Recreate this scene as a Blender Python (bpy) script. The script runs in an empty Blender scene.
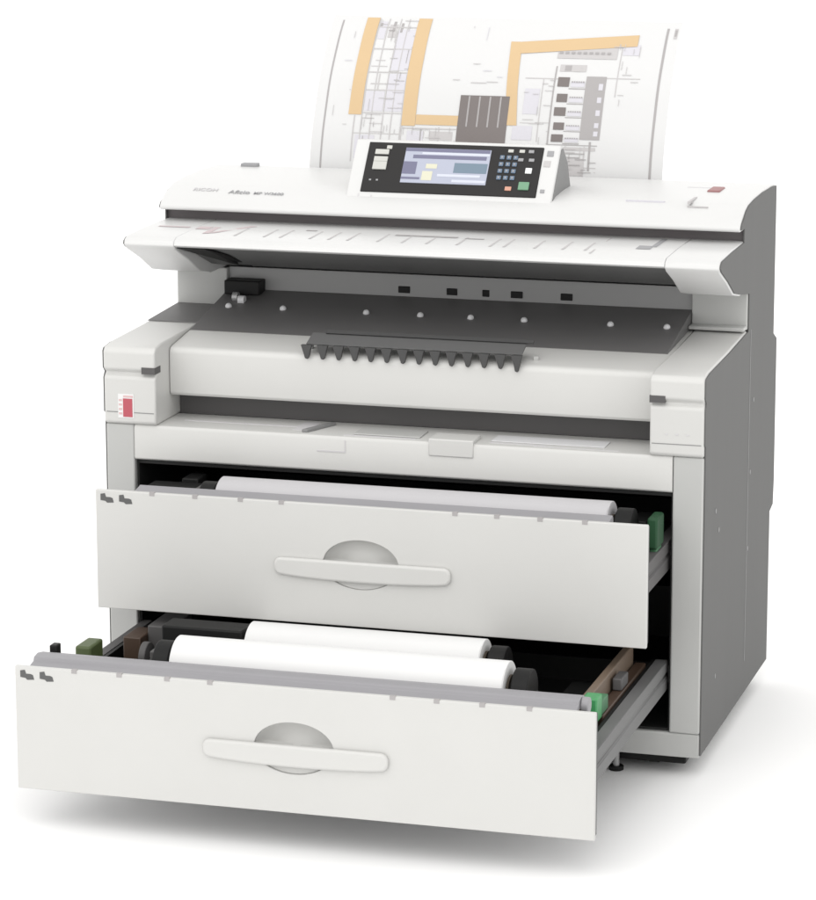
import bpy, bmesh, math, random
from mathutils import Vector, Matrix
random.seed(4)
sc = bpy.context.scene
COL = sc.collection
FZ = 0.018                                # floor height
P0 = Vector((0.54, 0.32, FZ))            # centre of the machine's footprint

# ------------------------------------------------------------------ materials
def mat(name, col, rough=0.5, metal=0.0, noise=0.03, bump=0.0, scale=220.0, emit=0.0, spec=0.5, rvar=0.06):
    m = bpy.data.materials.new(name); m.use_nodes = True
    nt = m.node_tree; b = nt.nodes['Principled BSDF']
    b.inputs['Roughness'].default_value = rough
    b.inputs['Metallic'].default_value = metal
    b.inputs['Specular IOR Level'].default_value = spec
    tc = nt.nodes.new('ShaderNodeTexCoord')
    n1 = nt.nodes.new('ShaderNodeTexNoise'); n1.inputs['Scale'].default_value = 7.0; n1.inputs['Detail'].default_value = 6
    nt.links.new(tc.outputs['Object'], n1.inputs['Vector'])
    mx = nt.nodes.new('ShaderNodeMix'); mx.data_type = 'RGBA'
    c = Vector(col)
    mx.inputs['A'].default_value = (*(c * (1 - noise)), 1)
    mx.inputs['B'].default_value = (*[min(1, v * (1 + noise)) for v in c], 1)
    nt.links.new(n1.outputs['Fac'], mx.inputs['Factor'])
    nt.links.new(mx.outputs['Result'], b.inputs['Base Color'])
    mr = nt.nodes.new('ShaderNodeMapRange')
    mr.inputs['To Min'].default_value = max(0, rough - rvar); mr.inputs['To Max'].default_value = min(1, rough + rvar)
    nt.links.new(n1.outputs['Fac'], mr.inputs['Value']); nt.links.new(mr.outputs['Result'], b.inputs['Roughness'])
    if bump:
        n2 = nt.nodes.new('ShaderNodeTexNoise'); n2.inputs['Scale'].default_value = scale; n2.inputs['Detail'].default_value = 3
        nt.links.new(tc.outputs['Object'], n2.inputs['Vector'])
        bp = nt.nodes.new('ShaderNodeBump'); bp.inputs['Strength'].default_value = bump; bp.inputs['Distance'].default_value = 0.001
        nt.links.new(n2.outputs['Fac'], bp.inputs['Height']); nt.links.new(bp.outputs['Normal'], b.inputs['Normal'])
    if emit:
        nt.links.new(mx.outputs['Result'], b.inputs['Emission Color']); b.inputs['Emission Strength'].default_value = emit
    return m

def streaks(m, amount):
    nt = m.node_tree; tc = nt.nodes['Texture Coordinate']; mp = nt.nodes.new('ShaderNodeMapping'); mp.inputs['Scale'].default_value = (1.0, 3.2, 0.35)
    nz = [n for n in nt.nodes if n.type == 'TEX_NOISE' and abs(n.inputs['Scale'].default_value-7) < .01][0]
    nt.links.new(tc.outputs['Object'], mp.inputs['Vector']); nt.links.new(mp.outputs['Vector'], nz.inputs['Vector'])
WHITE = mat('warm_white_plastic', (0.545, 0.543, 0.528), 0.42, bump=0.12, scale=900)
TOPW  = mat('bright_white_plastic', (0.61, 0.61, 0.605), 0.36, bump=0.08, scale=900)
COLM  = mat('pale_grey_painted_steel', (0.44, 0.443, 0.432), 0.45, bump=0.1, scale=900)
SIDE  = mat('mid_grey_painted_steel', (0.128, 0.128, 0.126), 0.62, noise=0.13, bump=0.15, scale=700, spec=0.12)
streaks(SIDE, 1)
SEAMG = mat('light_grey_edge', (0.21, 0.21, 0.21), 0.5)
BAND  = mat('grey_plastic', (0.31, 0.31, 0.31), 0.45, noise=0.05)
TOOTH = mat('dark_tooth_plastic', (0.06, 0.06, 0.06), 0.5, spec=0.3)
PLATE = mat('charcoal_plate', (0.14, 0.137, 0.137), 0.5, noise=0.08, spec=0.3)
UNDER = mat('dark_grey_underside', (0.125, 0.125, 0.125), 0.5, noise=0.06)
BLACK = mat('black_plastic', (0.010, 0.010, 0.010), 0.5, spec=0.2)
LINER = mat('black_interior', (0.008, 0.008, 0.008), 0.7)
SLOT  = mat('dark_recess', (0.078, 0.075, 0.075), 0.6)
METAL = mat('brushed_steel', (0.30, 0.295, 0.31), 0.5, metal=0.15, noise=0.08, spec=0.3)
GALV  = mat('galvanised_rail', (0.42, 0.42, 0.42), 0.45, metal=0.5, noise=0.1)
RAILM = mat('dark_steel_rail', (0.13, 0.13, 0.13), 0.5, noise=0.12, spec=0.3)
GAPM = mat('warm_grey_slot', (0.16, 0.147, 0.15), 0.6, spec=.2)
COMBM = mat('grey_comb_plastic', (0.12, 0.12, 0.12), 0.5, spec=.3)
STUD  = mat('roller_rubber', (0.62, 0.62, 0.63), 0.5)
GREEN = mat('green_lever_plastic', (0.05, 0.27, 0.095), 0.4)
FGREEN= mat('forest_green_plastic', (0.02, 0.065, 0.03), 0.5, spec=.2)
DGREEN= mat('dark_green_plastic', (0.05, 0.16, 0.075), 0.5)
OLIVE = mat('olive_green_plastic', (0.06, 0.085, 0.025), 0.5)
BROWN = mat('brown_guide', (0.15, 0.11, 0.08), 0.5, noise=0.15)
DBROWN= mat('dark_brown_guide', (0.055, 0.032, 0.02), 0.5, noise=0.15)
PAPER = mat('white_paper', (0.70, 0.70, 0.698), 0.75, noise=0.01)
PAPER2= mat('shade_grey_paper', (0.47, 0.462, 0.475), 0.6, noise=0.03)  # roll paper with the shade under the tray put into its colour
CARD  = mat('cardboard_core', (0.07, 0.055, 0.04), 0.8)
INK   = mat('dark_ink', (0.05, 0.05, 0.05), 0.6)
DARKI = mat('charcoal_ink', (0.11, 0.11, 0.11), 0.6, spec=.2)
GREYI = mat('grey_ink', (0.30, 0.30, 0.31), 0.6)
PALEI = mat('pale_grey_ink', (0.55, 0.54, 0.55), 0.6)
RED   = mat('red_label_ink', (0.42, 0.075, 0.10), 0.5)
MAROON= mat('maroon_button', (0.30, 0.14, 0.14), 0.5)
PINK  = mat('pink_label_ink', (0.60, 0.42, 0.42), 0.5)
PCB   = mat('panel_black_gloss', (0.016, 0.015, 0.015), 0.4, spec=0.25)
KEYG  = mat('grey_key', (0.50, 0.50, 0.47), 0.45)
KEYB  = mat('slate_blue_key', (0.12, 0.17, 0.24), 0.4)
KEYW  = mat('white_key', (0.75, 0.76, 0.76), 0.4)
KEYGR = mat('start_key_green', (0.14, 0.29, 0.18), 0.4)
KEYR  = mat('stop_key_orange', (0.55, 0.28, 0.20), 0.4)
SCR   = mat('screen_pale', (0.34, 0.36, 0.44), 0.3, emit=0.14, noise=.1)
SCRV  = mat('screen_violet', (0.12, 0.12, 0.19), 0.3, emit=0.2)
SCRT  = mat('screen_teal', (0.12, 0.17, 0.22), 0.3, emit=0.2)
SCRY  = mat('screen_cream', (0.50, 0.49, 0.38), 0.3, emit=0.25)
SCRW  = mat('screen_white', (0.46, 0.48, 0.54), 0.3, emit=0.25)
ORANGE= mat('orange_print', (0.58, 0.42, 0.24), 0.7, noise=0.04)
TAUPE = mat('taupe_print', (0.17, 0.150, 0.145), 0.7, noise=0.1)
GPRINT= mat('grey_print', (0.35, 0.335, 0.335), 0.7, noise=0.06)
LPRINT= mat('light_grey_print', (0.48, 0.465, 0.465), 0.7, noise=0.04)
VPRINT= mat('lilac_print', (0.57, 0.56, 0.60), 0.7)
FLOOR = mat('white_studio_floor', (0.94, 0.94, 0.94), 0.9, noise=0.004, spec=0.0)

# ------------------------------------------------------------------ mesh builder
class MB:
    def __init__(s): s.bm = bmesh.new(); s.mi = 0
    def face(s, pts):
        f = s.bm.faces.new([s.bm.verts.new(p) for p in pts]); f.material_index = s.mi; return f
    def box(s, x0, x1, y0, y1, z0, z1):
        v = [s.bm.verts.new((x, y, z)) for x in (x0, x1) for y in (y0, y1) for z in (z0, z1)]
        for q in ((0,1,3,2),(4,6,7,5),(0,4,5,1),(2,3,7,6),(0,2,6,4),(1,5,7,3)):
            s.bm.faces.new([v[i] for i in q]).material_index = s.mi
        return s
    def prism(s, poly, a0, a1, axis='x'):
        """poly of (y,z) extruded along x, or (x,z) along y"""
        mk = (lambda p, a: (a, p[0], p[1])) if axis == 'x' else ((lambda p, a: (p[0], a, p[1])) if axis == 'y' else (lambda p, a: (p[0], p[1], a)))
        A = [s.bm.verts.new(mk(p, a0)) for p in poly]; B = [s.bm.verts.new(mk(p, a1)) for p in poly]
        n = len(poly)
        fs = [s.bm.faces.new(A), s.bm.faces.new(B[::-1])]
        for i in range(n): fs.append(s.bm.faces.new((A[i], B[i], B[(i+1)%n], A[(i+1)%n])))
        for f in fs: f.material_index = s.mi
        return s
    def cyl(s, c, r, a0, a1, axis='x', n=32, r2=None):
        r2 = r if r2 is None else r2
        def pt(t, rr, a):
            u, w = rr*math.cos(t), rr*math.sin(t)
            return {'x': (a, c[0]+u, c[1]+w), 'y': (c[0]+u, a, c[1]+w), 'z': (c[0]+u, c[1]+w, a)}[axis]
        A = [s.bm.verts.new(pt(2*math.pi*i/n, r, a0)) for i in range(n)]
        B = [s.bm.verts.new(pt(2*math.pi*i/n, r2, a1)) for i in range(n)]
        fs = [s.bm.faces.new(A), s.bm.faces.new(B[::-1])]
        for i in range(n): fs.append(s.bm.faces.new((A[i], B[i], B[(i+1)%n], A[(i+1)%n])))
        for f in fs: f.material_index = s.mi
        return s
    def xform(s, M): s.bm.transform(M); return s
    def build(s, name, mats, parent=None, bevel=0.0, seg=2, smooth=True, ang=40):
        bmesh.ops.recalc_face_normals(s.bm, faces=s.bm.faces)
        me = bpy.data.meshes.new(name); s.bm.to_mesh(me); s.bm.free()
        if not isinstance(mats, (list, tuple)): mats = [mats]
        for m in mats: me.materials.append(m)
        o = bpy.data.objects.new(name, me); COL.objects.link(o)
        if parent is not None:
            o.parent = parent
            if parent.type == 'EMPTY': o.location = -parent.location
        if bevel:
            b = o.modifiers.new('soft_edges', 'BEVEL'); b.width = bevel; b.segments = seg
            b.limit_method = 'ANGLE'; b.angle_limit = math.radians(35); b.harden_normals = False
        if smooth:
            for p in me.polygons: p.use_smooth = True
            me.set_sharp_from_angle(angle=math.radians(ang))
        return o

def empty(name, loc, label, cat, group=None):
    o = bpy.data.objects.new(name, None); COL.objects.link(o); o.location = loc
    o.empty_display_size = 0.1; o['label'] = label; o['category'] = cat
    if group: o['group'] = group
    return o
def text(name, body, size, M, m, parent, bold=0.0, shear=0.0):
    cu = bpy.data.curves.new('lettering', 'FONT'); cu.body = body; cu.size = size; cu.extrude = 0.0002
    cu.offset = bold; cu.shear = shear
    t = bpy.data.objects.new('lettering_source', cu); COL.objects.link(t)
    bpy.context.view_layer.update()
    me = bpy.data.meshes.new_from_object(t.evaluated_get(bpy.context.evaluated_depsgraph_get()))
    bpy.data.objects.remove(t)
    me.transform(M); me.materials.clear(); me.materials.append(m)
    o = bpy.data.objects.new(name, me); COL.objects.link(o); o.parent = parent
    return o

# ------------------------------------------------------------------ floor
b = MB(); b.face([(-70, -12, FZ), (70, -12, FZ), (70, 110, FZ), (-70, 110, FZ)])
fl = b.build('floor', FLOOR, smooth=False); fl['kind'] = 'structure'

# ------------------------------------------------------------------ printer
PR = empty('wide_format_printer', P0, 'large white wide format printer and scanner with two roll drawers pulled open', 'printer')
W = 1.08
EX = 0.0018                                # the grey side plates lie outside this
XI0, XI1 = 0.0545, 1.0255                  # inner edges of the columns

# --- cabinet: shell with an open front
b = MB()
b.box(EX, XI0, 0.0, 0.63, 0.098, 0.5835)           # left column and wall
b.box(XI1, W-EX, 0.0, 0.63, 0.098, 0.5835)         # right column and wall
b.box(EX, W-EX, 0.003, 0.63, 0.054, 0.0975)     # base
b.box(XI0, XI1, 0.60, 0.63, 0.0978, 0.52)
cab = b.build('cabinet', COLM, PR, bevel=0.003)
b = MB()                                               # black lining of the drawer bay
b.box(XI0, XI0+0.004, 0.012, 0.599, 0.101, 0.5178)
b.box(XI1-0.004, XI1, 0.012, 0.599, 0.101, 0.5178)
b.box(XI0+0.004, XI1-0.004, 0.590, 0.599, 0.101, 0.5178)
b.box(XI0+0.004, XI1-0.004, 0.012, 0.590, 0.0978, 0.102)
b.box(XI0+0.004, XI1-0.004, 0.012, 0.590, 0.512, 0.5178)
b.box(XI0+0.005, XI1-0.005, 0.20, 0.58, 0.300, 0.304)
b.build('bay_lining', LINER, cab, smooth=False)
for z in (0.178, 0.390):                               # runners fixed in the bay
    for xa, xb in ((XI1-0.010, XI1-0.0045), (XI0+0.0045, XI0+0.010)):
        MB().box(xa, xb, 0.03, 0.56, z, z+0.030).build('bay_runner', SLOT, cab, bevel=0.002)

# --- side panels (grey painted plates with the machine's profile)
prof = [(0.0,.056),(0.0,.600),(-.006,.604),(-.006,.668),(0.0,.676),(-.008,.684),(-.008,.716),(-.002,.7225),(.03,.727),(.20,.7305),(.378,.738),(.378,.800),
        (.300,.811),(.238,.823),(.177,.853),(.112,.880),(.102,.888),(.105,.897),(.118,.903),(.217,.9055),(.318,.9065),(.318,.9245),(.2868,.926),
        (.2870,.933),(.294,.9410),(.315,.950),(.335,.960),(.362,.9665),(.42,.9705),(.50,.972),(.60,.970),(.64,.967),(.641,.690),(.676,.675),(.680,.40),(.674,.352),(.641,.345),(.641,.056)]
def inset(P, d):
    out = []; n = len(P)
    ar = sum(P[i][0]*P[(i+1)%n][1]-P[(i+1)%n][0]*P[i][1] for i in range(n)); sg = 1 if ar > 0 else -1
    for i in range(n):
        a, p, c_ = Vector(P[i-1]), Vector(P[i]), Vector(P[(i+1)%n])
        e1 = (p-a).normalized(); e2 = (c_-p).normalized()
        n1 = Vector((-e1.y, e1.x))*sg; n2 = Vector((-e2.y, e2.x))*sg
        m_ = (n1+n2).normalized(); k = d/max(.5, m_.dot(n1)); out.append(tuple(p+m_*k))
    return out
prof = inset(prof, 0.0032)
for xa, xb, sgn in ((-0.0008, 0.0017, -1), (W-0.0017, W+0.0008, 1)):
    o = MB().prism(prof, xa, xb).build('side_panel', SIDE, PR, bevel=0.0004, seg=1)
    xs = xb if sgn > 0 else xa
    MB().box(xs-0.0004, xs+0.0006, 0.399, 0.4025, 0.12, 0.735).build('panel_seam', SEAMG, o, smooth=False)
    for (y, z) in ((.10,.47),(.13,.43),(.42,.47),(.44,.60),(.41,.33),(.12,.17)):
        MB().cyl((y, z), .0045, xs-.0003, xs+.0008, n=16).build('screw_cap', SEAMG, o)
# rear housing behind the cabinet
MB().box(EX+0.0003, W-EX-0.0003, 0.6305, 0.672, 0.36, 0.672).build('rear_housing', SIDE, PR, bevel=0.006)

# --- corner pods
for left in (True, False):
    xa, xb = (EX, 0.0985) if left else (0.9855, W-EX)
    pp = [(0.0,.5842),(-.006,.588),(-.006,.668),(0.002,.676),(-.008,.684),(-.008,.715),(-.001,.7225),(.03,.7265),(.20,.730),(.376,.7375),(.376,.640),(.12,.640),(.12,.5842)]
    o = MB().prism(pp, xa, xb).build('corner_pod', WHITE, PR, bevel=0.0035, seg=3)
    sx = (0.074, 0.099) if left else (0.9850, 1.012)
    MB().box(sx[0], sx[1], -0.0092, 0.02, 0.6765, 0.6885).build('latch_slot', SLOT, o, smooth=False)
    MB().box(xa+0.004, xb-0.004, -0.0066, -0.0055, 0.6055, 0.6068).build('pod_line', SEAMG, o, smooth=False)
    if left:
        MB().box(0.028, 0.0575, -0.0068, -0.0058, 0.596, 0.639).build('warning_label', PINK if False else PAPER, o, smooth=False)
        c = MB()
        c.box(0.0375, 0.0550, -0.0074, -0.0067, 0.598, 0.631); c.build('label_mark', RED, o, smooth=False)
        c = MB(); c.box(0.0380, 0.0560, -0.0073, -0.0067, 0.6330, 0.6365)
        for k in range(4): c.box(0.0295, 0.0355, -0.0073, -0.0067, 0.602+k*0.008, 0.6055+k*0.008)
        c.build('label_lettering', PINK, o, smooth=False)
    else:
        c = MB(); 
        for k in range(3): c.box(1.012+k*0.018, 1.017+k*0.018, -0.0068, -0.0058, 0.622, 0.624)
        c.build('label_lettering', PALEI, o, smooth=False)

# --- front cover between the pods
fc = [(.068,.627),(.064,.632),(.064,.702),(.0655,.708),(.069,.712),(.076,.7145),(.17,.7265),(.17,.69),(.115,.66),(.115,.627)]
cover = MB().prism(fc, 0.0995, 0.9848).build('front_cover', WHITE, PR, bevel=0.0012)
MB().box(0.0990, 0.9850, 0.116, 0.130, 0.5846, 0.660).build('exit_slot', SLOT, PR, smooth=False)
MB().prism([(.1705,.7262),(.376,.7368),(.376,.70),(.1705,.70)], .9777, .9853).build('cover_cheek', WHITE, PR, smooth=False)
# --- dark guide plate behind the cover with its studs
gp = [(.1707,.7268),(.19,.7305),(.384,.7690),(.384,.70),(.1705,.70)]
plate = MB().prism(gp, 0.0995, 0.9775).build('guide_plate', PLATE, PR, bevel=0.0008)
# thin dark mats carrying the plate's colour over the pods' rear tops
MB().prism([(.215,.7312),(.2155,.7325),(.374,.7391),(.374,.7376)], EX, 0.0992).build('top_mat', PLATE, PR, smooth=False)
for x in (0.116,0.221,0.38,0.482,0.576,0.675,0.833,0.935):
    c = MB(); bmesh.ops.create_uvsphere(c.bm, u_segments=16, v_segments=10, radius=0.0062)
    c.xform(Matrix.Translation((x+.016, 0.290, 0.7515))); c.build('stud', STUD, plate)
# --- comb of paper guides on the cover's edge
CS = (.006, .009)
cb = [(a+CS[0], z+CS[1]) for a, z in [(.100,.7365),(.0985,.7335),(.062,.7205),(.0605,.7235)]]
comb = MB().prism(cb, 0.354, 0.744).build('paper_comb', COMBM, PR, bevel=0.0006, seg=1)
c = MB(); c.prism([(a+CS[0], z+CS[1]) for a, z in [(.1035,.740),(.1005,.742),(.094,.7375),(.097,.7355)]], 0.380, 0.756); c.build('comb_bar', TOOTH, comb, smooth=False)
for k in range(14):
    x = 0.356 + k*0.0292
    c = MB()
    L = 0.0 if k not in (13,) else 0.004
    t = [(x-.0085,.7315),(x+.0110,.7315),(x+.0085,.7225),(x+.0065,.7130),(x+.0035,.7065-L),(x-.0010,.7080-L),(x-.0035,.7165)]
    c.prism(t, 0.0560, 0.0645, 'y'); c.build('tooth', TOOTH, comb, bevel=0.0006, seg=1)
for x in (.347, .757): MB().box(x, x+.009, 0.096, 0.106, 0.7165, 0.7245).build('comb_clip', COLM, comb, bevel=0.001)

# --- output tray under the cover
tr = [(.0015,.521),(-.0015,.524),(-.0015,.578),(.002,.5836),(.010,.5842),(.116,.5842),(.116,.519),(.010,.5192)]
tray = MB().prism(tr, XI0+0.0008, XI1-0.0008).build('output_tray', WHITE, PR, bevel=0.0012)
for (x0, x1, y0, y1) in ((.13,.34,.055,.061),(.34,.37,.03,.10),(.44,.57,.010,.016),(.70,.80,.018,.023),(.78,.93,.011,.015)):
    MB().box(x0, x1, y0, y1, .5840, .5848).build('tray_groove', PALEI, tray, smooth=False)
c = MB(); c.prism([(.362,.014),(.372,.014),(.402,.088),(.392,.088)], .5842, .5900, 'z')
c.build('tray_rib', SEAMG, tray, bevel=0.001)
MB().box(.455,.575,.020,.075,.5843,.5868).build('tray_pad', COLM, tray, bevel=0.001)
MB().box(.70,.90,.030,.078,.5843,.5860).build('tray_pad', STUD, tray, bevel=0.0008)
MB().box(.597,.677,-.0040,.050,.560,.5905).build('tray_grip', WHITE, tray, bevel=0.002)
c = MB(); c.box(.395,.447,-.0024,-.0012,.556,.5585); c.box(.4455,.447,-.0024,-.0012,.5585,.578); c.build('grip_line', PALEI, tray, smooth=False)
MB().box(XI0+0.001, 0.93, 0.02, 0.07, 0.5185, 0.5192).build('tray_edge', BLACK, tray, smooth=False)

# --- middle section: grey band with holes, side blocks
MB().box(EX, 0.100, 0.374, 0.629, 0.7380, 0.8085).build('middle_block', COLM, PR, bevel=0.002)
MB().box(0.978, W-EX, 0.374, 0.629, 0.7380, 0.8085).build('middle_block', COLM, PR, bevel=0.002)
MB().box(0.978, W-EX, 0.345, 0.3735, 0.7395, 0.7465).build('middle_ledge', COLM, PR, bevel=0.002)
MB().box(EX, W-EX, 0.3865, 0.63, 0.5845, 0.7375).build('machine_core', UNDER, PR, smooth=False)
band = MB().box(0.1005, 0.9775, 0.3845, 0.63, 0.738, 0.810).build('sensor_band', BAND, PR, bevel=0.001)
for x, w in ((.430,.022),(.521,.020),(.585,.013),(.643,.022),(.736,.022)):
    xx = x + 0.010
    MB().box(xx-w/2, xx+w/2, 0.3825, 0.392, 0.775, 0.7875).build('sensor_hole', BLACK, band, bevel=0.0008, seg=1)
lt = MB().box(0.104, 0.172, 0.345, 0.3835, 0.764, 0.790).build('roller_latch', BLACK, PR, bevel=0.002)
MB().cyl((0.328, 0.7625), 0.0095, 0.128, 0.138, n=24).build('latch_roller', GALV, lt)
MB().cyl((0.318, 0.7590), 0.0085, 0.142, 0.154, n=24).build('latch_roller', STUD, lt)
MB().box(0.112, 0.150, 0.350, 0.382, 0.757, 0.7645).build('latch_foot', BLACK, lt, bevel=0.001)

# --- original feed table
tt = [(.330,.9050),(.217,.9052),(.118,.9025),(.106,.8970),(.1030,.8895),(.112,.8855),(.19,.8745),(.33,.8745)]
table = MB().prism(tt, 0.0965, 0.9835).build('feed_table', TOPW, PR, bevel=0.0008)
ec = [(.330,.9050),(.217,.9052),(.118,.9025),(.106,.8970),(.1030,.8880),(.113,.8800),(.177,.8535),(.238,.8235),(.300,.8115),(.3835,.8105),(.3835,.88),(.33,.9)]
MB().prism(ec, EX, 0.0962).build('end_cap', TOPW, table, bevel=0.002)
MB().prism(ec, 0.9838, W-EX).build('end_cap', TOPW, table, bevel=0.002)
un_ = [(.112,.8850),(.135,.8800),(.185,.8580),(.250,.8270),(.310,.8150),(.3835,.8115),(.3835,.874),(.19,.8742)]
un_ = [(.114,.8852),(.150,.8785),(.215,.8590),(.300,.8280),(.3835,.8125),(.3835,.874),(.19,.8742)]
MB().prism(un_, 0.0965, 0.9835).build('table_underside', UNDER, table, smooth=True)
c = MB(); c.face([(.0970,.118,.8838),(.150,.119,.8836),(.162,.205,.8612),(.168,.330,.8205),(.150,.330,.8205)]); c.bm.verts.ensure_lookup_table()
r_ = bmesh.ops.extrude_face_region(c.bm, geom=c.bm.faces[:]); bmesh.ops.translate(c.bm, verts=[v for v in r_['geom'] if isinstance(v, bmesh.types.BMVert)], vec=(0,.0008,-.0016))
c.build('underside_shade', BLACK, table, smooth=False)  # painted shade: black triangle for the shadowed corner beside the left end cap
MB().box(EX, W-EX, 0.331, 0.629, 0.842, 0.9245).build('scanner_core', GAPM, PR, smooth=False)
# printed size guides on the table
c = MB(); zt = 0.9052
def tick(x, y0, y1, w=0.004, sk=0.0):
    c.face([(x, y0, z_at(y0)), (x+w, y0, z_at(y0)), (x+w+sk, y1, z_at(y1)), (x+sk, y1, z_at(y1))])
def z_at(y): return (0.9025 + (y-.118)*(.9052-.9025)/(.099) if y < .217 else .9052 - (y-.217)*.0002/.113) + 0.0006
for i, x in enumerate((.19,.245,.275,.33,.365,.40,.455,.50,.545,.60,.66,.685,.74,.79,.83)):
    c = MB(); tick(x, .155, .235, 0.0045, 0.0); c.build('size_guide', LPRINT, table, smooth=False)
c = MB(); tick(.845,.13,.30,.004,0); c.build('size_guide', LPRINT, table, smooth=False)
for (x0,x1,y0,y1) in ((.47,.585,.222,.236),(.60,.635,.218,.226),(.30,.32,.235,.245)):
    c = MB(); c.face([(x0,y0,z_at(y0)),(x1,y0,z_at(y0)),(x1,y1,z_at(y1)),(x0,y1,z_at(y1))]); c.build('guide_lettering', GPRINT, table, smooth=False)
c = MB()
for (x0,x1,y0,y1) in ((.025,.085,.215,.226),(.100,.125,.205,.235),(.128,.140,.165,.235)): c.face([(x0,y0,z_at(y0)),(x1,y0,z_at(y0)),(x1,y1,z_at(y1)),(x0,y1,z_at(y1))])
c.face([(.128,.160,z_at(.16)),(.150,.175,z_at(.175)),(.20,.262,z_at(.262)),(.186,.262,z_at(.262))])
c.build('caution_mark', mat('rosy_grey_print', (.50,.42,.43), .6), table, smooth=False)
c = MB()
c.face([(.914,.19,z_at(.19)),(.94,.19,z_at(.19)),(.94,.225,z_at(.225)),(.914,.225,z_at(.225))])
c.face([(.936,.215,z_at(.215)),(.946,.215,z_at(.215)),(.946,.31,z_at(.31)),(.936,.31,z_at(.31))])
c.build('arrow_mark', GREYI, table, smooth=False)

# --- scanner upper body
sb = [(.331,.9250),(.290,.9258),(.2865,.9285),(.2868,.933),(.294,.9410),(.311,.951),(.335,.960),(.362,.9665),(.42,.9705),(.50,.972),(.60,.970),(.629,.9675),(.639,.960),(.639,.812),(.630,.812),(.630,.9250)]
scan = MB().prism(sb, EX, W-EX).build('scanner_lid', TOPW, PR, bevel=0.0015, ang=30)
def on_lid(x, s, up=0.0006):
    """matrix for lettering on the curved lid front, s metres up the slope from (.315,.950)"""
    a = math.atan2(.0165, .047); 
    R = Matrix.Rotation(a, 4, 'X')
    return Matrix.Translation((x, .315 + s*math.cos(a), .950 + s*math.sin(a) + up + 0.0036)) @ R
text('maker_lettering', 'RICOH', 0.0155, on_lid(.052, .012), PALEI, scan, bold=0.0001)
text('model_lettering', 'Aficio', 0.0175, on_lid(.123, .006), GREYI, scan, bold=0.00015)
text('model_lettering', 'MP W3600', 0.0125, on_lid(.171, .006), GREYI, scan, bold=0.0001)
MB().box(.055,.088,.585,.605,.9690,.9765).build('lid_button', GREYI, scan, bevel=0.002)
MB().box(.985,1.008,.46,.515,.9700,.9745).build('status_lamp', MAROON, scan, bevel=0.002)
MB().box(.940,.985,.505,.515,.9700,.9722).build('lid_line', PALEI, scan, smooth=False)
c = MB(); c.box(.975,.980,.335,.40,.9655,.9700); c.box(.975,1.012,.334,.3365,.9600,.9625); c.build('lid_line', LPRINT, scan, smooth=False)
MB().box(.86,.93,.352,.358,.9640,.9665).build('lid_line', VPRINT, scan, smooth=False)

# --- control panel wedge
A, Bt = (.326, .944), (.4085, 1.0515)
X0, X1 = .3455, .7285
cp = [A, (.3225,.9485), (.4040,1.0530), Bt, (.4185,1.0520), (.455,1.022), (.482,.966), (.482,.960), (.34,.945)]
panel = MB().prism(cp, X0, X1).build('control_panel', TOPW, PR, bevel=0.0022)
sp = [(.333,.952),(.4065,1.0455),(.4175,1.0465),(.450,1.018),(.474,.970),(.36,.958)]
MB().prism(sp, X1-0.001, X1+0.0012).build('cheek_shade', SEAMG, panel, smooth=False)  # grey plate, puts the shade on the wedge's right side into colour
# local frame of the sloping face: u along x, v up the slope, w outwards
F0 = Vector((0, .3225, .9485)); F1 = Vector((0, .4040, 1.0530)); fv = (F1-F0); SL = fv.length; fv.normalize()
fn = Vector((1,0,0)).cross(fv)
PM = Matrix(((1, 0, 0, 0), (0, fv.y, fn.y, F0.y), (0, fv.z, fn.z, F0.z), (0, 0, 0, 1)))
PM = Matrix(((1,0,0,0),(0,fv.y,fn.y,F0.y),(0,fv.z,fn.z,F0.z),(0,0,0,1)))
def ppart(name, rects, m, par, w0, w1, bevel=0.0006, rnd=0.0):
    c = MB()
    for (u0, u1, v0, v1) in rects: c.box(u0, u1, v0, v1, w0, w1)
    c.xform(PM); return c.build(name, m, par, bevel=bevel, seg=2)
ppart('fascia', [(.371, .699, .022, SL-.006)], PCB, panel, -.002, .0022, .0015)
V0, V1 = .022, SL-.006; VH = V1-V0
disp = ppart('display', [(.443, .603, V0+.20*VH, V0+.90*VH)], SCR, panel, .0015, .0032, .0004)
def dr(u0,u1,a,b_): return (.443+u0*.16, .443+u1*.16, V0+(.20+a*.70)*VH, V0+(.20+b_*.70)*VH)
ppart('screen_header', [dr(.0,.99,.90,.99), dr(.10,.96,.70,.80), dr(.0,.16,.25,.60)], SCRV, disp, .003, .0036, 0)
ppart('screen_bar', [dr(.20,.99,.82,.88), dr(.42,.92,.20,.27), dr(.60,.99,.05,.12)], SCRW, disp, .003, .0036, 0)
ppart('screen_button', [dr(.60,.985,.32,.60)], SCRT, disp, .003, .0036, 0)
ppart('screen_tile', [dr(.27,.40,.42,.55), dr(.24,.36,.08,.34)], SCRY, disp, .003, .0036, 0)
ppart('screen_footer', [dr(.0,.22,.10,.16)], SCRV, disp, .003, .0036, 0)
# big keys on the left
for a in (.44,.60,.745): ppart('key', [(.386, .412, V0+a*VH, V0+(a+(.16 if a<.5 else .10))*VH)], KEYG, panel, .0018, .005, .001)
ppart('key', [(.406,.416,V0+.86*VH,V0+.93*VH)], KEYG, panel, .0018, .004, .0008)
c = MB(); 
ppart('key_caption', [(.384,.388,V0+.22*VH,V0+.25*VH),(.397,.401,V0+.22*VH,V0+.25*VH)], GREYI, panel, .0018, .0026, 0)
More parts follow.
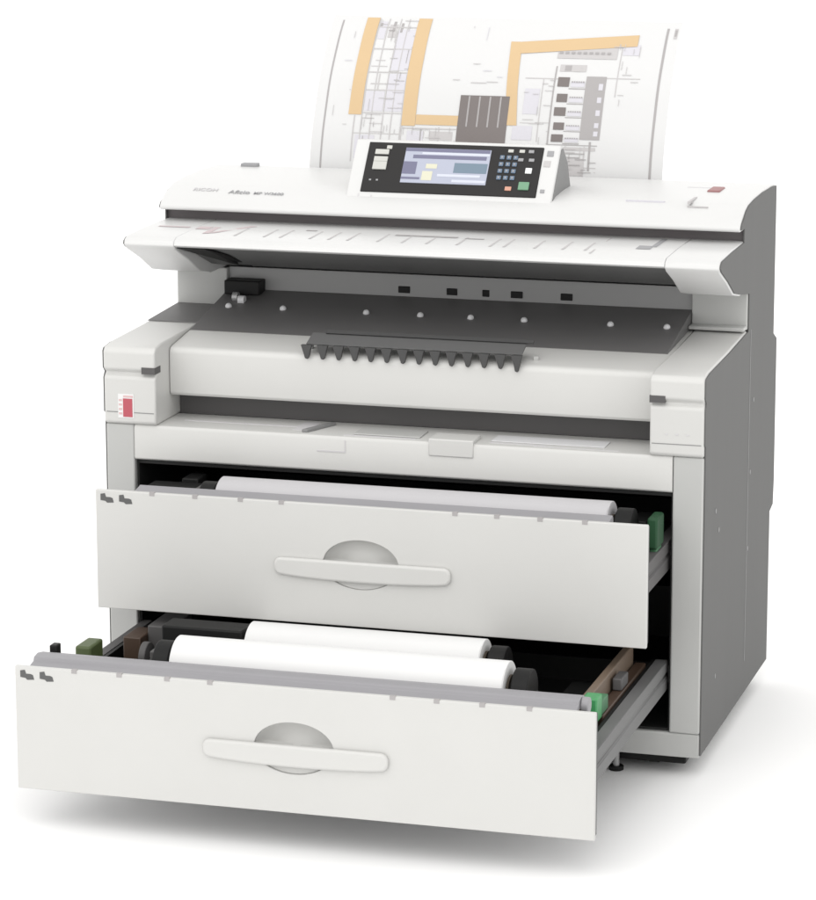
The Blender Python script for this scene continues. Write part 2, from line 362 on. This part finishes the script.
# number pad
for r in range(4):
    for q in range(3):
        u = .621 + q*.0125; v = V0 + (.32 + r*.135)*VH
        ppart('key', [(u, u+.0085, v, v+.080*VH)], KEYB, panel, .0018, .0046, .001)
        ppart('key_numeral', [(u+.0032, u+.0053, v+.02*VH, v+.058*VH)], GPRINT, panel, .0044, .0050, 0)
for u in (.634, .655, .672): ppart('key', [(u, u+.010, V0+.87*VH, V0+.93*VH)], KEYG if u < .67 else GREYI, panel, .0018, .004, .0008)
for u in (.655, .675): ppart('key', [(u, u+.010, V0+.70*VH, V0+.76*VH)], GREYI, panel, .0018, .004, .0008)
ppart('key', [(.672,.684,V0+.46*VH,V0+.57*VH)], KEYW, panel, .0018, .0045, .001)
ppart('key', [(.640,.652,V0+.11*VH,V0+.19*VH)], KEYR, panel, .0018, .004, .0008)
ppart('key', [(.664,.684,V0+.13*VH,V0+.29*VH)], KEYGR, panel, .0018, .005, .0014)
ppart('indicator', [(.706,.718,V0+.83*VH,V0+.94*VH)], GREYI, panel, -.001, .0012, .0004)
ppart('indicator', [(.703,.715,V0+.62*VH,V0+.74*VH)], LPRINT, panel, -.001, .0012, .0004)
ppart('indicator', [(.705,.713,V0+.10*VH,V0+.17*VH)], GREYI, panel, -.001, .0012, .0004)
ppart('bezel_mark', [(.392,.3945,.001,.016),(.368,.370,.004,.018)], PALEI, panel, -.001, .0007, 0)

# --- drawers
def ell(cx, cz, rx, rz, n=40): return [(cx+rx*math.cos(2*math.pi*i/n), cz+rz*math.sin(2*math.pi*i/n)) for i in range(n)]
def drawer(yf, zb, zt, back, lower):
    X0, X1 = 0.0545, 1.0238; T = 0.009
    # tray body
    c = MB()
    c.box(X0+.022, X1-.028, yf+T, back, zb+.082, zb+.088)
    c.box(X0+.022, X0+.028, yf+T, back, zb+.088, zb+.135)
    c.box(X1-.034, X1-.028, yf+T, back, zb+.088, zb+.135)
    c.box(X0+.028, X1-.034, back-.006, back, zb+.088, zb+.13)
    D = c.build('drawer', BLACK, PR, smooth=False)
    MB().box(X0+.022, X1-.028, yf+T+.0145, back, zb+.0795, zb+.0817).build('tray_bounce_sheet', GALV, D, smooth=False)  # unseen pale sheet, added to bounce light onto the floor under the drawer
    # front panel with an oval finger hole
    cx, cz, rx, ru = .531, zb+.108, .0665, .043
    c = MB(); bm = c.bm
    def ring(pts, y): return [bm.verts.new((p[0], y, p[1])) for p in pts]
    outer = [(X0,zb),(X1,zb),(X1,zt),(X0,zt)]
    for y in (yf, yf+T):
        O = ring(outer, y); E = ring(ell(cx, cz, rx, ru), y)
        es = [bm.edges.new((L[i], L[(i+1)%len(L)])) for L in (O, E) for i in range(len(L))]
        bmesh.ops.triangle_fill(bm, use_beauty=True, use_dissolve=False, edges=es)
        if y == yf: OA, EA = O, E
        else:
            for A_, B_ in ((OA, O), (EA, E)):
                n = len(A_)
                for i in range(n): bm.faces.new((A_[i], A_[(i+1)%n], B_[(i+1)%n], B_[i]))
    fp = c.build('front_panel', WHITE, D, bevel=0.0016, seg=3)
    c = MB(); c.box(X0+.002, X0+.40, yf+T+.0003, yf+T+.014, zb+.004, zt-.006); c.box(X0+.545, X1-.002, yf+T+.0003, yf+T+.014, zb+.004, zt-.006)
    c.box(X0+.40, X0+.545, yf+T+.0003, yf+T+.014, zt-.05, zt-.006); c.box(X0+.40, X0+.545, yf+T+.0003, yf+T+.014, zb+.004, zb+.060)
    bmesh.ops.remove_doubles(c.bm, verts=c.bm.verts, dist=1e-6); c.build('panel_backing', DARKI, D, smooth=False)
    # bowl behind the hole
    c = MB(); bm = c.bm; last = None
    for k, (sx, sz, y) in enumerate(((1,1,.004),(.96,.94,.012),(.85,.80,.021),(.55,.5,.024),(.12,.1,.0245))):
        R_ = [bm.verts.new((p[0], yf+.004+(y-.004)*(1 if p[1] >= cz else .06), p[1])) for p in ell(cx, cz, (rx-.0004)*sx, (ru-.0004)*sz)]
        if last:
            for i in range(len(R_)): bm.faces.new((last[i], last[(i+1)%len(R_)], R_[(i+1)%len(R_)], R_[i]))
        last = R_
    bm.faces.new(last)
    c.build('handle_recess', WHITE, D, ang=80)
    # handle bar
    h0, h1, hz0, hz1 = .379, .690, zb+.078, zb+.1145
    c = MB(); r = .0125; pts = []; hm = (hz0+hz1)/2; hb = hz0+.006
    for (px, pz, a0) in ((h0+r, hz1-r, 90), (h0+r, hb+r, 180)):
        for k in range(7): t = math.radians(a0+15*k); pts.append((px+r*math.cos(t), pz+r*math.sin(t)))
    for k in range(1, 16): t = k/16; pts.append((h0+r+(h1-h0-2*r)*t, hb-.006*math.sin(math.pi*t)**.7))
    for (px, pz, a0) in ((h1-r, hb+r, 270), (h1-r, hz1-r, 0)):
        for k in range(7): t = math.radians(a0+15*k); pts.append((px+r*math.cos(t), pz+r*math.sin(t)))
    c.prism(pts, yf-.0085, yf+.001, 'y'); c.build('handle', WHITE, D, bevel=0.0045, seg=4)
    # marks along the panel's top edge
    for x in (.158,.236,.318,.391,.696,.768,.842,.918):
        MB().box(x-.0045, x+.0045, yf-.0006, yf+.006, zt-.0052, zt+.0012).build('edge_tab', GPRINT, D, smooth=False)
    # two printed roll pictograms in the upper left corner
    c = MB()
    for x in (.064, .098):
        z = zt-.018 + (0 if x < .07 else -.0005)
        c.prism([(x,z),(x,z+.011),(x+.008,z+.0125),(x+.010,z+.006),(x+.018,z+.006),(x+.022,z+.0045),(x+.024,z-.003),(x+.012,z-.004),(x+.009,z-.001)], yf-.0006, yf+.0004, 'y')
    c.build('roll_pictogram', DARKI, D, smooth=False)
    # steel guide bar behind the panel
    y = yf+T
    if lower:
        c = MB(); c.prism([(y+.016,zt-.014),(y+.016,zt-.010),(y+.040,zt-.004),(y+.043,zt+.002),(y+.058,zt+.005),(y+.080,zt+.001),(y+.084,zt-.014)], .066, .985)
        c.build('guide_bar', METAL, D, bevel=0.0015)
        MB().cyl((y+.062, zt-.010), .0135, .9852, .998, n=24).build('bar_end', METAL, D, bevel=.002)
        MB().box(.075,.088,y+.088,y+.108,zt-.020,zt+.010).build('bar_knob', BLACK, D, bevel=.002)
    else:
        c = MB(); c.prism([(y+.001,zt-.012),(y+.001,zt-.003),(y+.026,zt+.001),(y+.034,zt+.003),(y+.040,zt-.002),(y+.040,zt-.012)], .12, .955)
        c.build('guide_bar', METAL, D, bevel=0.001)
    # slide rail, outside right and left
    for (xa, xb) in ((X1-.0275, X1-.006), (X0+.002, X0+.021)):
        c = MB(); z = zb+.084
        c.prism([(xa,z),(xb,z),(xb,z+.022),(xb-.003,z+.025),(xb-.003,z+.029),(xb,z+.032),(xb,z+.052),(xa,z+.052)], yf+T, back, 'y')
        c.build('slide_rail', RAILM if lower and xa > .5 else SLOT, D, bevel=0.001, seg=1)
    return D
d2y, d1y = -.5543, -.1885
D1 = drawer(d1y, .2976, .5073, .36, False)
D2 = drawer(d2y, .0855, .2934, .02, True)

# roll cradles, levers and guides inside the lower drawer
def cradle(D, xl, xr, y, zf, zc, r):
    for x0, x1 in ((xl-.040, xl-.004), (xr+.004, xr+.040)):
        MB().box(x0, x1, y-.035, y+.035, zf, zc-.002).build('roll_cradle', BLACK, D, bevel=.003)
        MB().cyl((y, zc), r*.80, x0+.006, x1-.002, n=28).build('spool_end', BLACK, D, bevel=.002)
cradle(D2, .281, .846, -.40, .1735, .270, .050)
cradle(D2, .352, .762, -.235, .1735, .258, .048)
cradle(D1, .247, .939, -.080, .3856, .468, .050)
MB().box(.20,.345,-.265,-.21,.1735,.296).build('motor_box', BLACK, D2, bevel=.003)
MB().box(.10,.20,-.145,-.02,.3856,.490).build('motor_box', BLACK, D1, bevel=.003)
MB().box(.952,.966,-.36,-.02,.1735,.256).build('paper_guide', BROWN, D2, bevel=.002)
MB().box(.969,.988,-.34,-.02,.1735,.225).build('paper_guide', DBROWN, D2, bevel=.002)
lv = MB().box(.962,.988,-.390,-.352,.225,.266).build('release_lever', GREEN, D2, bevel=.003)
MB().box(.966,.984,-.386,-.368,.1735,.2245).build('lever_stem', DGREEN, lv, bevel=.002)
MB().box(.080,.108,-.36,-.30,.1735,.276).build('release_lever', OLIVE, D2, bevel=.004)
lv = MB().box(.998,1.016,-.075,-.020,.438,.492).build('release_lever', FGREEN, D1, bevel=.004)
MB().box(1.002,1.014,-.070,-.030,.405,.4378).build('lever_stem', DGREEN, lv, bevel=.002)
MB().box(.10,.16,-.148,-.100,.470,.494).build('release_lever', OLIVE, D1, bevel=.004)

MB().box(.03,1.05,.030,.60,.034,.0537).build('underbase_shade', BLACK, PR, bevel=.003)  # black box added to darken the gap under the base like a shadow
for (xa, xb, ya, yb, za, zb_, m, D_) in (
        (.118,.150,-.235,-.165,.1735,.262,DBROWN,D2), (.150,.195,-.20,-.10,.1735,.275,SLOT,D2), (.118,.136,-.150,-.05,.1735,.225,SLOT,D2), (.205,.235,-.335,-.29,.1735,.270,SLOT,D2), (.885,.935,-.21,-.13,.1735,.215,BLACK,D2), (.905,.945,-.42,-.35,.1735,.235,SLOT,D2),
        (.970,.986,-.345,-.30,.2256,.250,DGREEN,D2), (.970,.986,-.20,-.15,.2256,.246,SLOT,D2),
        (.155,.19,-.150,-.148,.3856,.4985,OLIVE,D1), (.205,.232,-.12,-.05,.3856,.500,SLOT,D1), (.150,.180,-.019,.03,.3856,.496,BLACK,D1), (.955,.982,-.01,.06,.3856,.470,BLACK,D1)):
    MB().box(xa, xb, ya, yb, za, zb_).build('feed_mechanism', m, D_, bevel=.002)
for (x, y, z, r, D_) in ((.165,-.262,.238,.026,D2), (.19,-.30,.225,.020,D2), (.885,-.30,.215,.024,D2), (.925,-.29,.210,.018,D2), (.19,-.105,.475,.020,D1)):
    MB().cyl((y, z), r, x, x+.012, n=28).build('feed_gear', SLOT, D_, bevel=.0015)
MB().cyl((-.31, .236), .007, .09, .97, n=16).build('drive_shaft', SLOT, D2)
# --- casters
for (x, y) in ((.08,.08),(.985,.08),(.08,.56),(.985,.56)):
    ca = MB().box(x-.016,x+.016,y-.02,y+.02,.040,.0538).build('caster', BLACK, PR, bevel=.002)
    MB().cyl((y, FZ+.0152), .0150, x-.010, x+.010, n=28).build('wheel', SLOT, ca, bevel=.002)
for x in (.93,):
    fo = MB().cyl((x, .018), .0055, FZ+.004, .0538, axis='z', n=20).build('levelling_foot', GALV, PR)
    MB().cyl((x, .018), .013, FZ+.0002, FZ+.008, axis='z', n=24).build('foot_pad', BLACK, fo, bevel=.001)
# small shelf behind that carries the scanned sheet
MB().box(.10, .95, .6395, .685, .785, .790).build('sheet_rest', COLM, PR, bevel=.001)

# ------------------------------------------------------------------ paper rolls
def roll(xl, xr, y, zc, r, m, label):
    R_ = empty('paper_roll', ((xl+xr)/2, y, zc-r), label, 'paper roll', 'paper rolls in the drawers')
    o = MB().cyl((y, zc), r, xl, xr, n=72).build('paper_winding', m, R_, bevel=.0008, seg=1)
    MB().cyl((y, zc), .028, xl-.004, xr+.004, n=40).build('core_tube', CARD, R_)
    # free edge of the paper
    t = math.radians(118); e = []
    for k in range(7): a_ = t + math.radians(k*7); e.append((y+(r+.0012)*math.cos(a_), zc+(r+.0012)*math.sin(a_)))
    for k in range(6, -1, -1): a_ = t + math.radians(k*7); e.append((y+(r-.0004)*math.cos(a_), zc+(r-.0004)*math.sin(a_)))
    MB().prism(e, xl+.0015, xr-.0015).build('loose_edge', m, R_, ang=60)
    return R_
roll(.281, .846, -.40, .270, .050, PAPER, 'wide white paper roll at the front of the lower drawer')
roll(.352, .762, -.235, .258, .048, PAPER, 'short white paper roll behind the wider one in the lower drawer')
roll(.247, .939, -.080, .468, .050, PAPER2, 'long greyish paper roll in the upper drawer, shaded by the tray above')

# ------------------------------------------------------------------ printed plan standing behind the scanner
prf = [(.652,.790),(.652,.90),(.653,.96),(.668,1.02),(.690,1.07),(.722,1.130),(.765,1.185),(.800,1.222),(.838,1.252)]
def catmull(P, n):
    out = []
    for i in range(len(P)-1):
        p0 = P[max(i-1,0)]; p1 = P[i]; p2 = P[i+1]; p3 = P[min(i+2,len(P)-1)]
        for k in range(n):
            t = k/n
            out.append(tuple(.5*((2*p1[a])+(-p0[a]+p2[a])*t+(2*p0[a]-5*p1[a]+4*p2[a]-p3[a])*t*t+(-p0[a]+3*p1[a]-3*p2[a]+p3[a])*t**3) for a in (0,1)))
    out.append(P[-1]); return out
cv = catmull(prf, 12)
SX0, SX1 = .1935, .8365                    # printed border lines of the plan
z0s, z1s = .945, 1.252                     # part of the sheet seen above the machine: v = 0..1
# arclength table
S = [0.0]
for i in range(1, len(cv)): S.append(S[-1] + math.hypot(cv[i][0]-cv[i-1][0], cv[i][1]-cv[i-1][1]))
sA = next(S[i] for i in range(len(cv)) if cv[i][1] >= z0s); sB = S[-1]
def sheet(u, v, off=0.0):
    s = sA + v*(sB-sA); s = min(max(s, 0), S[-1]-1e-6)
    i = max(k for k in range(len(S)) if S[k] <= s); i = min(i, len(S)-2)
    t = (s-S[i])/(S[i+1]-S[i]); y = cv[i][0]+(cv[i+1][0]-cv[i][0])*t; z = cv[i][1]+(cv[i+1][1]-cv[i][1])*t
    dy, dz = cv[i+1][0]-cv[i][0], cv[i+1][1]-cv[i][1]; l = math.hypot(dy, dz)
    return (SX0 + u*(SX1-SX0), y - dz/l*off, z + dy/l*off)
c = MB(); v_lo = -sA/(sB-sA)
U = [-.035+1.075*i/20 for i in range(21)]; V = [v_lo + (.958-v_lo)*j/60 for j in range(61)]
g = [[c.bm.verts.new(sheet(u, v, 0)) for u in U] for v in V]; g2 = [[c.bm.verts.new(sheet(u, v, -.0006)) for u in U] for v in V]
for j in range(60):
    for i in range(20):
        c.bm.faces.new((g[j][i], g[j][i+1], g[j+1][i+1], g[j+1][i])); c.bm.faces.new((g2[j][i], g2[j+1][i], g2[j+1][i+1], g2[j][i+1]))
for j in range(60):
    for i in (0, 20): c.bm.faces.new((g[j][i], g[j+1][i], g2[j+1][i], g2[j][i]))
for i in range(20):
    for j in (0, 60): c.bm.faces.new((g[j][i], g2[j][i], g2[j][i+1], g[j][i+1]))
layer = [0]
VM = [(-1,-1),(0,0),(.25,.222),(.4,.335),(.6,.51),(.75,.667),(.9,.835),(1,.945),(1.1,1.04)]
def vm(v):
    for (a, p), (b_, q) in zip(VM, VM[1:]):
        if v <= b_: return p + (q-p)*(v-a)/(b_-a)
    return v
def patch(mi, u0, u1, v0, v1, sk=0.0, lev=0, sl=0.0):
    """printed rectangle on the sheet; sk shifts its top edge sideways"""
    n = max(2, int(abs(v1-v0)/.03)+1); off = .0005 + .00025*lev
    rows = []
    for k in range(n+1):
        t = k/n; v = v0+(v1-v0)*t
        m_n = 1 if not sl else 8
        rows.append([c.bm.verts.new(sheet(u0+(u1-u0)*q/m_n+sk*t, vm(v+sl*q/m_n), off)) for q in range(m_n+1)])
    for k in range(n):
        for q in range(len(rows[0])-1): f = c.bm.faces.new((rows[k][q], rows[k][q+1], rows[k+1][q+1], rows[k+1][q])); f.material_index = mi
OR, TA, GP, LP, VP, IN = 1, 2, 3, 4, 5, 6
# border
patch(GP, -.0035, .0015, .0, .975); patch(GP, .9985, 1.0055, .0, .965)
patch(LP, 1.022, 1.032, .90, .965); patch(GP, 1.024, 1.030, .915, .955, 0, 1)
# orange walls
patch(OR, .072, .112, .405, .995, 0, 2)
patch(OR, .240, .282, .335, .995, -.006, 2)
patch(OR, .2825, .415, .345, .415, 0, 2)
patch(OR, .558, .592, .36, .862, -.022, 2)
patch(OR, .570, .92, .795, .862, 0, 3, .055)
# rooms between the walls
for u in (.113, .142, .178, .205, .236): patch(LP, u, u+.003, .10, .99, 0, 1)
for v in (.93, .80, .665, .56, .415): patch(LP, .113, .238, v, v+.006, 0, 1)
patch(VP, .118, .140, .86, .97); patch(LP, .150, .175, .87, .95); patch(GP, .185, .192, .90, .96, 0, 1); patch(VP, .182, .235, .43, .66); patch(VP, .118, .176, .43, .555); patch(VP, .182, .235, .68, .92)
patch(GP, .118, .126, .93, .96, 0, 1); patch(GP, .160, .168, .91, .97, 0, 1); patch(LP, .12, .17, .70, .705); patch(LP, .13, .16, .735, .74)
patch(LP, .128, .168, .60, .606); patch(LP, .15, .154, .56, .66)
# below the walls
patch(LP, .235, .41, .315, .322, 0, 1); patch(LP, .24, .243, .18, .335, 0, 1); patch(VP, .26, .31, .19, .30); patch(GP, .300, .304, .19, .32, 0, 1); patch(LP, .33, .40, .24, .30); patch(LP, .355, .358, .19, .33, 0, 1)
patch(LP, .09, .094, .10, .40); patch(LP, .09, .24, .27, .275); patch(VP, .10, .16, .12, .26)
# taupe block with strips
patch(TA, .412, .562, .215, .545, 0, 3)
for k in range(4): patch(GP, .437+k*.032, .442+k*.032, .34, .54, 0, 4)
# right hand rooms and schedule
patch(LP, .685, .865, .775, .865, 0, 1)
patch(LP, .60, .73, .655, .660); patch(LP, .655, .658, .25, .66); patch(VP, .605, .65, .44, .60); patch(LP, .60, .66, .38, .384); patch(VP, .58, .64, .26, .36)
patch(LP, .875, .878, .56, .86); patch(LP, .80, .945, .665, .670); patch(VP, .88, .93, .80, .86)
patch(GP, .690, .840, .235, .239, 0, 1); patch(GP, .688, .692, .08, .73, 0, 1)
patch(LP, .70, .78, .70, .74); patch(GP, .715, .735, .705, .735, 0, 1); patch(LP, .745, .765, .70, .735, 0, 1)
for k, v in enumerate((.615, .52, .435, .34, .255)):
    patch(TA, .700+.003*(k % 2), .735, v, v+.052, 0, 2); patch(VP, .740, .782, v, v+.03, 0, 1); patch(GP, .735, .785, v-.012, v-.007, 0, 1)
patch(GP, .785, .845, .275, .675, 0, 1)
for v in (.60, .52, .44, .36, .30): patch(VP, .825, .838, v, v+.035, 0, 2)
patch(LP, .700, .835, .205, .225); patch(LP, .80, .804, .02, .23, 0, 1); patch(LP, .74, .80, .06, .16); patch(GP, .815, .821, .09, .26, 0, 1); patch(LP, .70, .84, .105, .11)
rnd = random.Random(11)
def fine(u0, u1, v0, v1, n, m=GP):
    for k in range(n):
        u = rnd.uniform(u0, u1); v = rnd.uniform(v0, v1); l = rnd.uniform(.012, .05)
        m_ = m if rnd.random() < .25 else LP
        if rnd.random() < .6: patch(m_, u, min(u+l, u1), v, v+.0035, 0, 5)
        else: patch(m_, u, u+.0016, v, min(v+l*1.6, v1), 0, 5)
fine(.115, .236, .12, .98, 46); fine(.24, .41, .12, .33, 16); fine(.60, .69, .20, .66, 14, LP); fine(.70, .84, .06, .24, 14); fine(.845, .94, .50, .86, 12, LP); fine(.29, .53, .60, .95, 8, VP); fine(.02, .07, .3, .9, 5, VP)
for r in range(5):
    for k in range(6): patch(GP, .742+k*.0068, .742+k*.0068+.0042, .637-r*.09, .645-r*.09, 0, 5)
for r in range(4): patch(GP, .705, .705+rnd.uniform(.05, .11), .185-r*.022, .190-r*.022, 0, 5)
for k in range(9): patch(GP, .690+k*.018, .690+k*.018+.011, .800, .812, 0, 5)
SH_ = mat('plan_paper', (0.63, 0.63, 0.63), 0.8, noise=0.01)
sh = c.build('paper_sheet', [SH_, ORANGE, TAUPE, GPRINT, LPRINT, VPRINT, INK], None, smooth=True, ang=60)
sh['label'] = 'large printed floor plan with orange walls standing up behind the scanner'; sh['category'] = 'paper sheet'

# ------------------------------------------------------------------ camera
cam = bpy.data.cameras.new('camera'); co = bpy.data.objects.new('camera', cam); COL.objects.link(co)
r_ = Vector((0.95966295, 0.28114867, -0.00156274)); u_ = Vector((-0.05801745, 0.20346728, 0.97736127)); f_ = Vector((-0.27510178, 0.93784673, -0.21157154))
Mx = Matrix((( r_.x, u_.x, -f_.x, 2.10742684), (r_.y, u_.y, -f_.y, -5.27715291), (r_.z, u_.z, -f_.z, 1.75775283), (0,0,0,1)))
co.matrix_world = Mx
cam.sensor_fit = 'HORIZONTAL'; cam.sensor_width = 36.0; cam.lens = 3259.0/816*36
cam.clip_start = 0.1; cam.clip_end = 400
sc.camera = co

# ------------------------------------------------------------------ light: bright studio overhead, soft key from the upper left front
w = bpy.data.worlds.new('World'); sc.world = w; w.use_nodes = True
nt = w.node_tree; bg = nt.nodes['Background']
tc = nt.nodes.new('ShaderNodeTexCoord'); sx = nt.nodes.new('ShaderNodeSeparateXYZ'); nt.links.new(tc.outputs['Generated'], sx.inputs['Vector'])
mr = nt.nodes.new('ShaderNodeMapRange'); mr.interpolation_type = 'SMOOTHSTEP'
mr.inputs['From Min'].default_value = -0.05; mr.inputs['From Max'].default_value = 0.95
mr.inputs['To Min'].default_value = 1.34; mr.inputs['To Max'].default_value = 1.22
nt.links.new(sx.outputs['Z'], mr.inputs['Value']); nt.links.new(mr.outputs['Result'], bg.inputs['Strength'])
bg.inputs['Color'].default_value = (1.0, 0.995, 0.985, 1)
sun = bpy.data.lights.new('key_light', 'SUN'); so = bpy.data.objects.new('key_light', sun); COL.objects.link(so)
sun.energy = 0.95; sun.angle = math.radians(60); sun.color = (1.0, 0.985, 0.965)
so.rotation_euler = Vector((0.06, 0.74, -0.78)).to_track_quat('-Z', 'Y').to_euler()

sc.view_settings.view_transform = 'Standard'; sc.view_settings.look = 'None'; sc.view_settings.exposure = 0.0; sc.view_settings.gamma = 1.0
sc.render.engine = 'CYCLES'; sc.cycles.use_denoising = True
sc.cycles.max_bounces = 8; sc.cycles.diffuse_bounces = 5
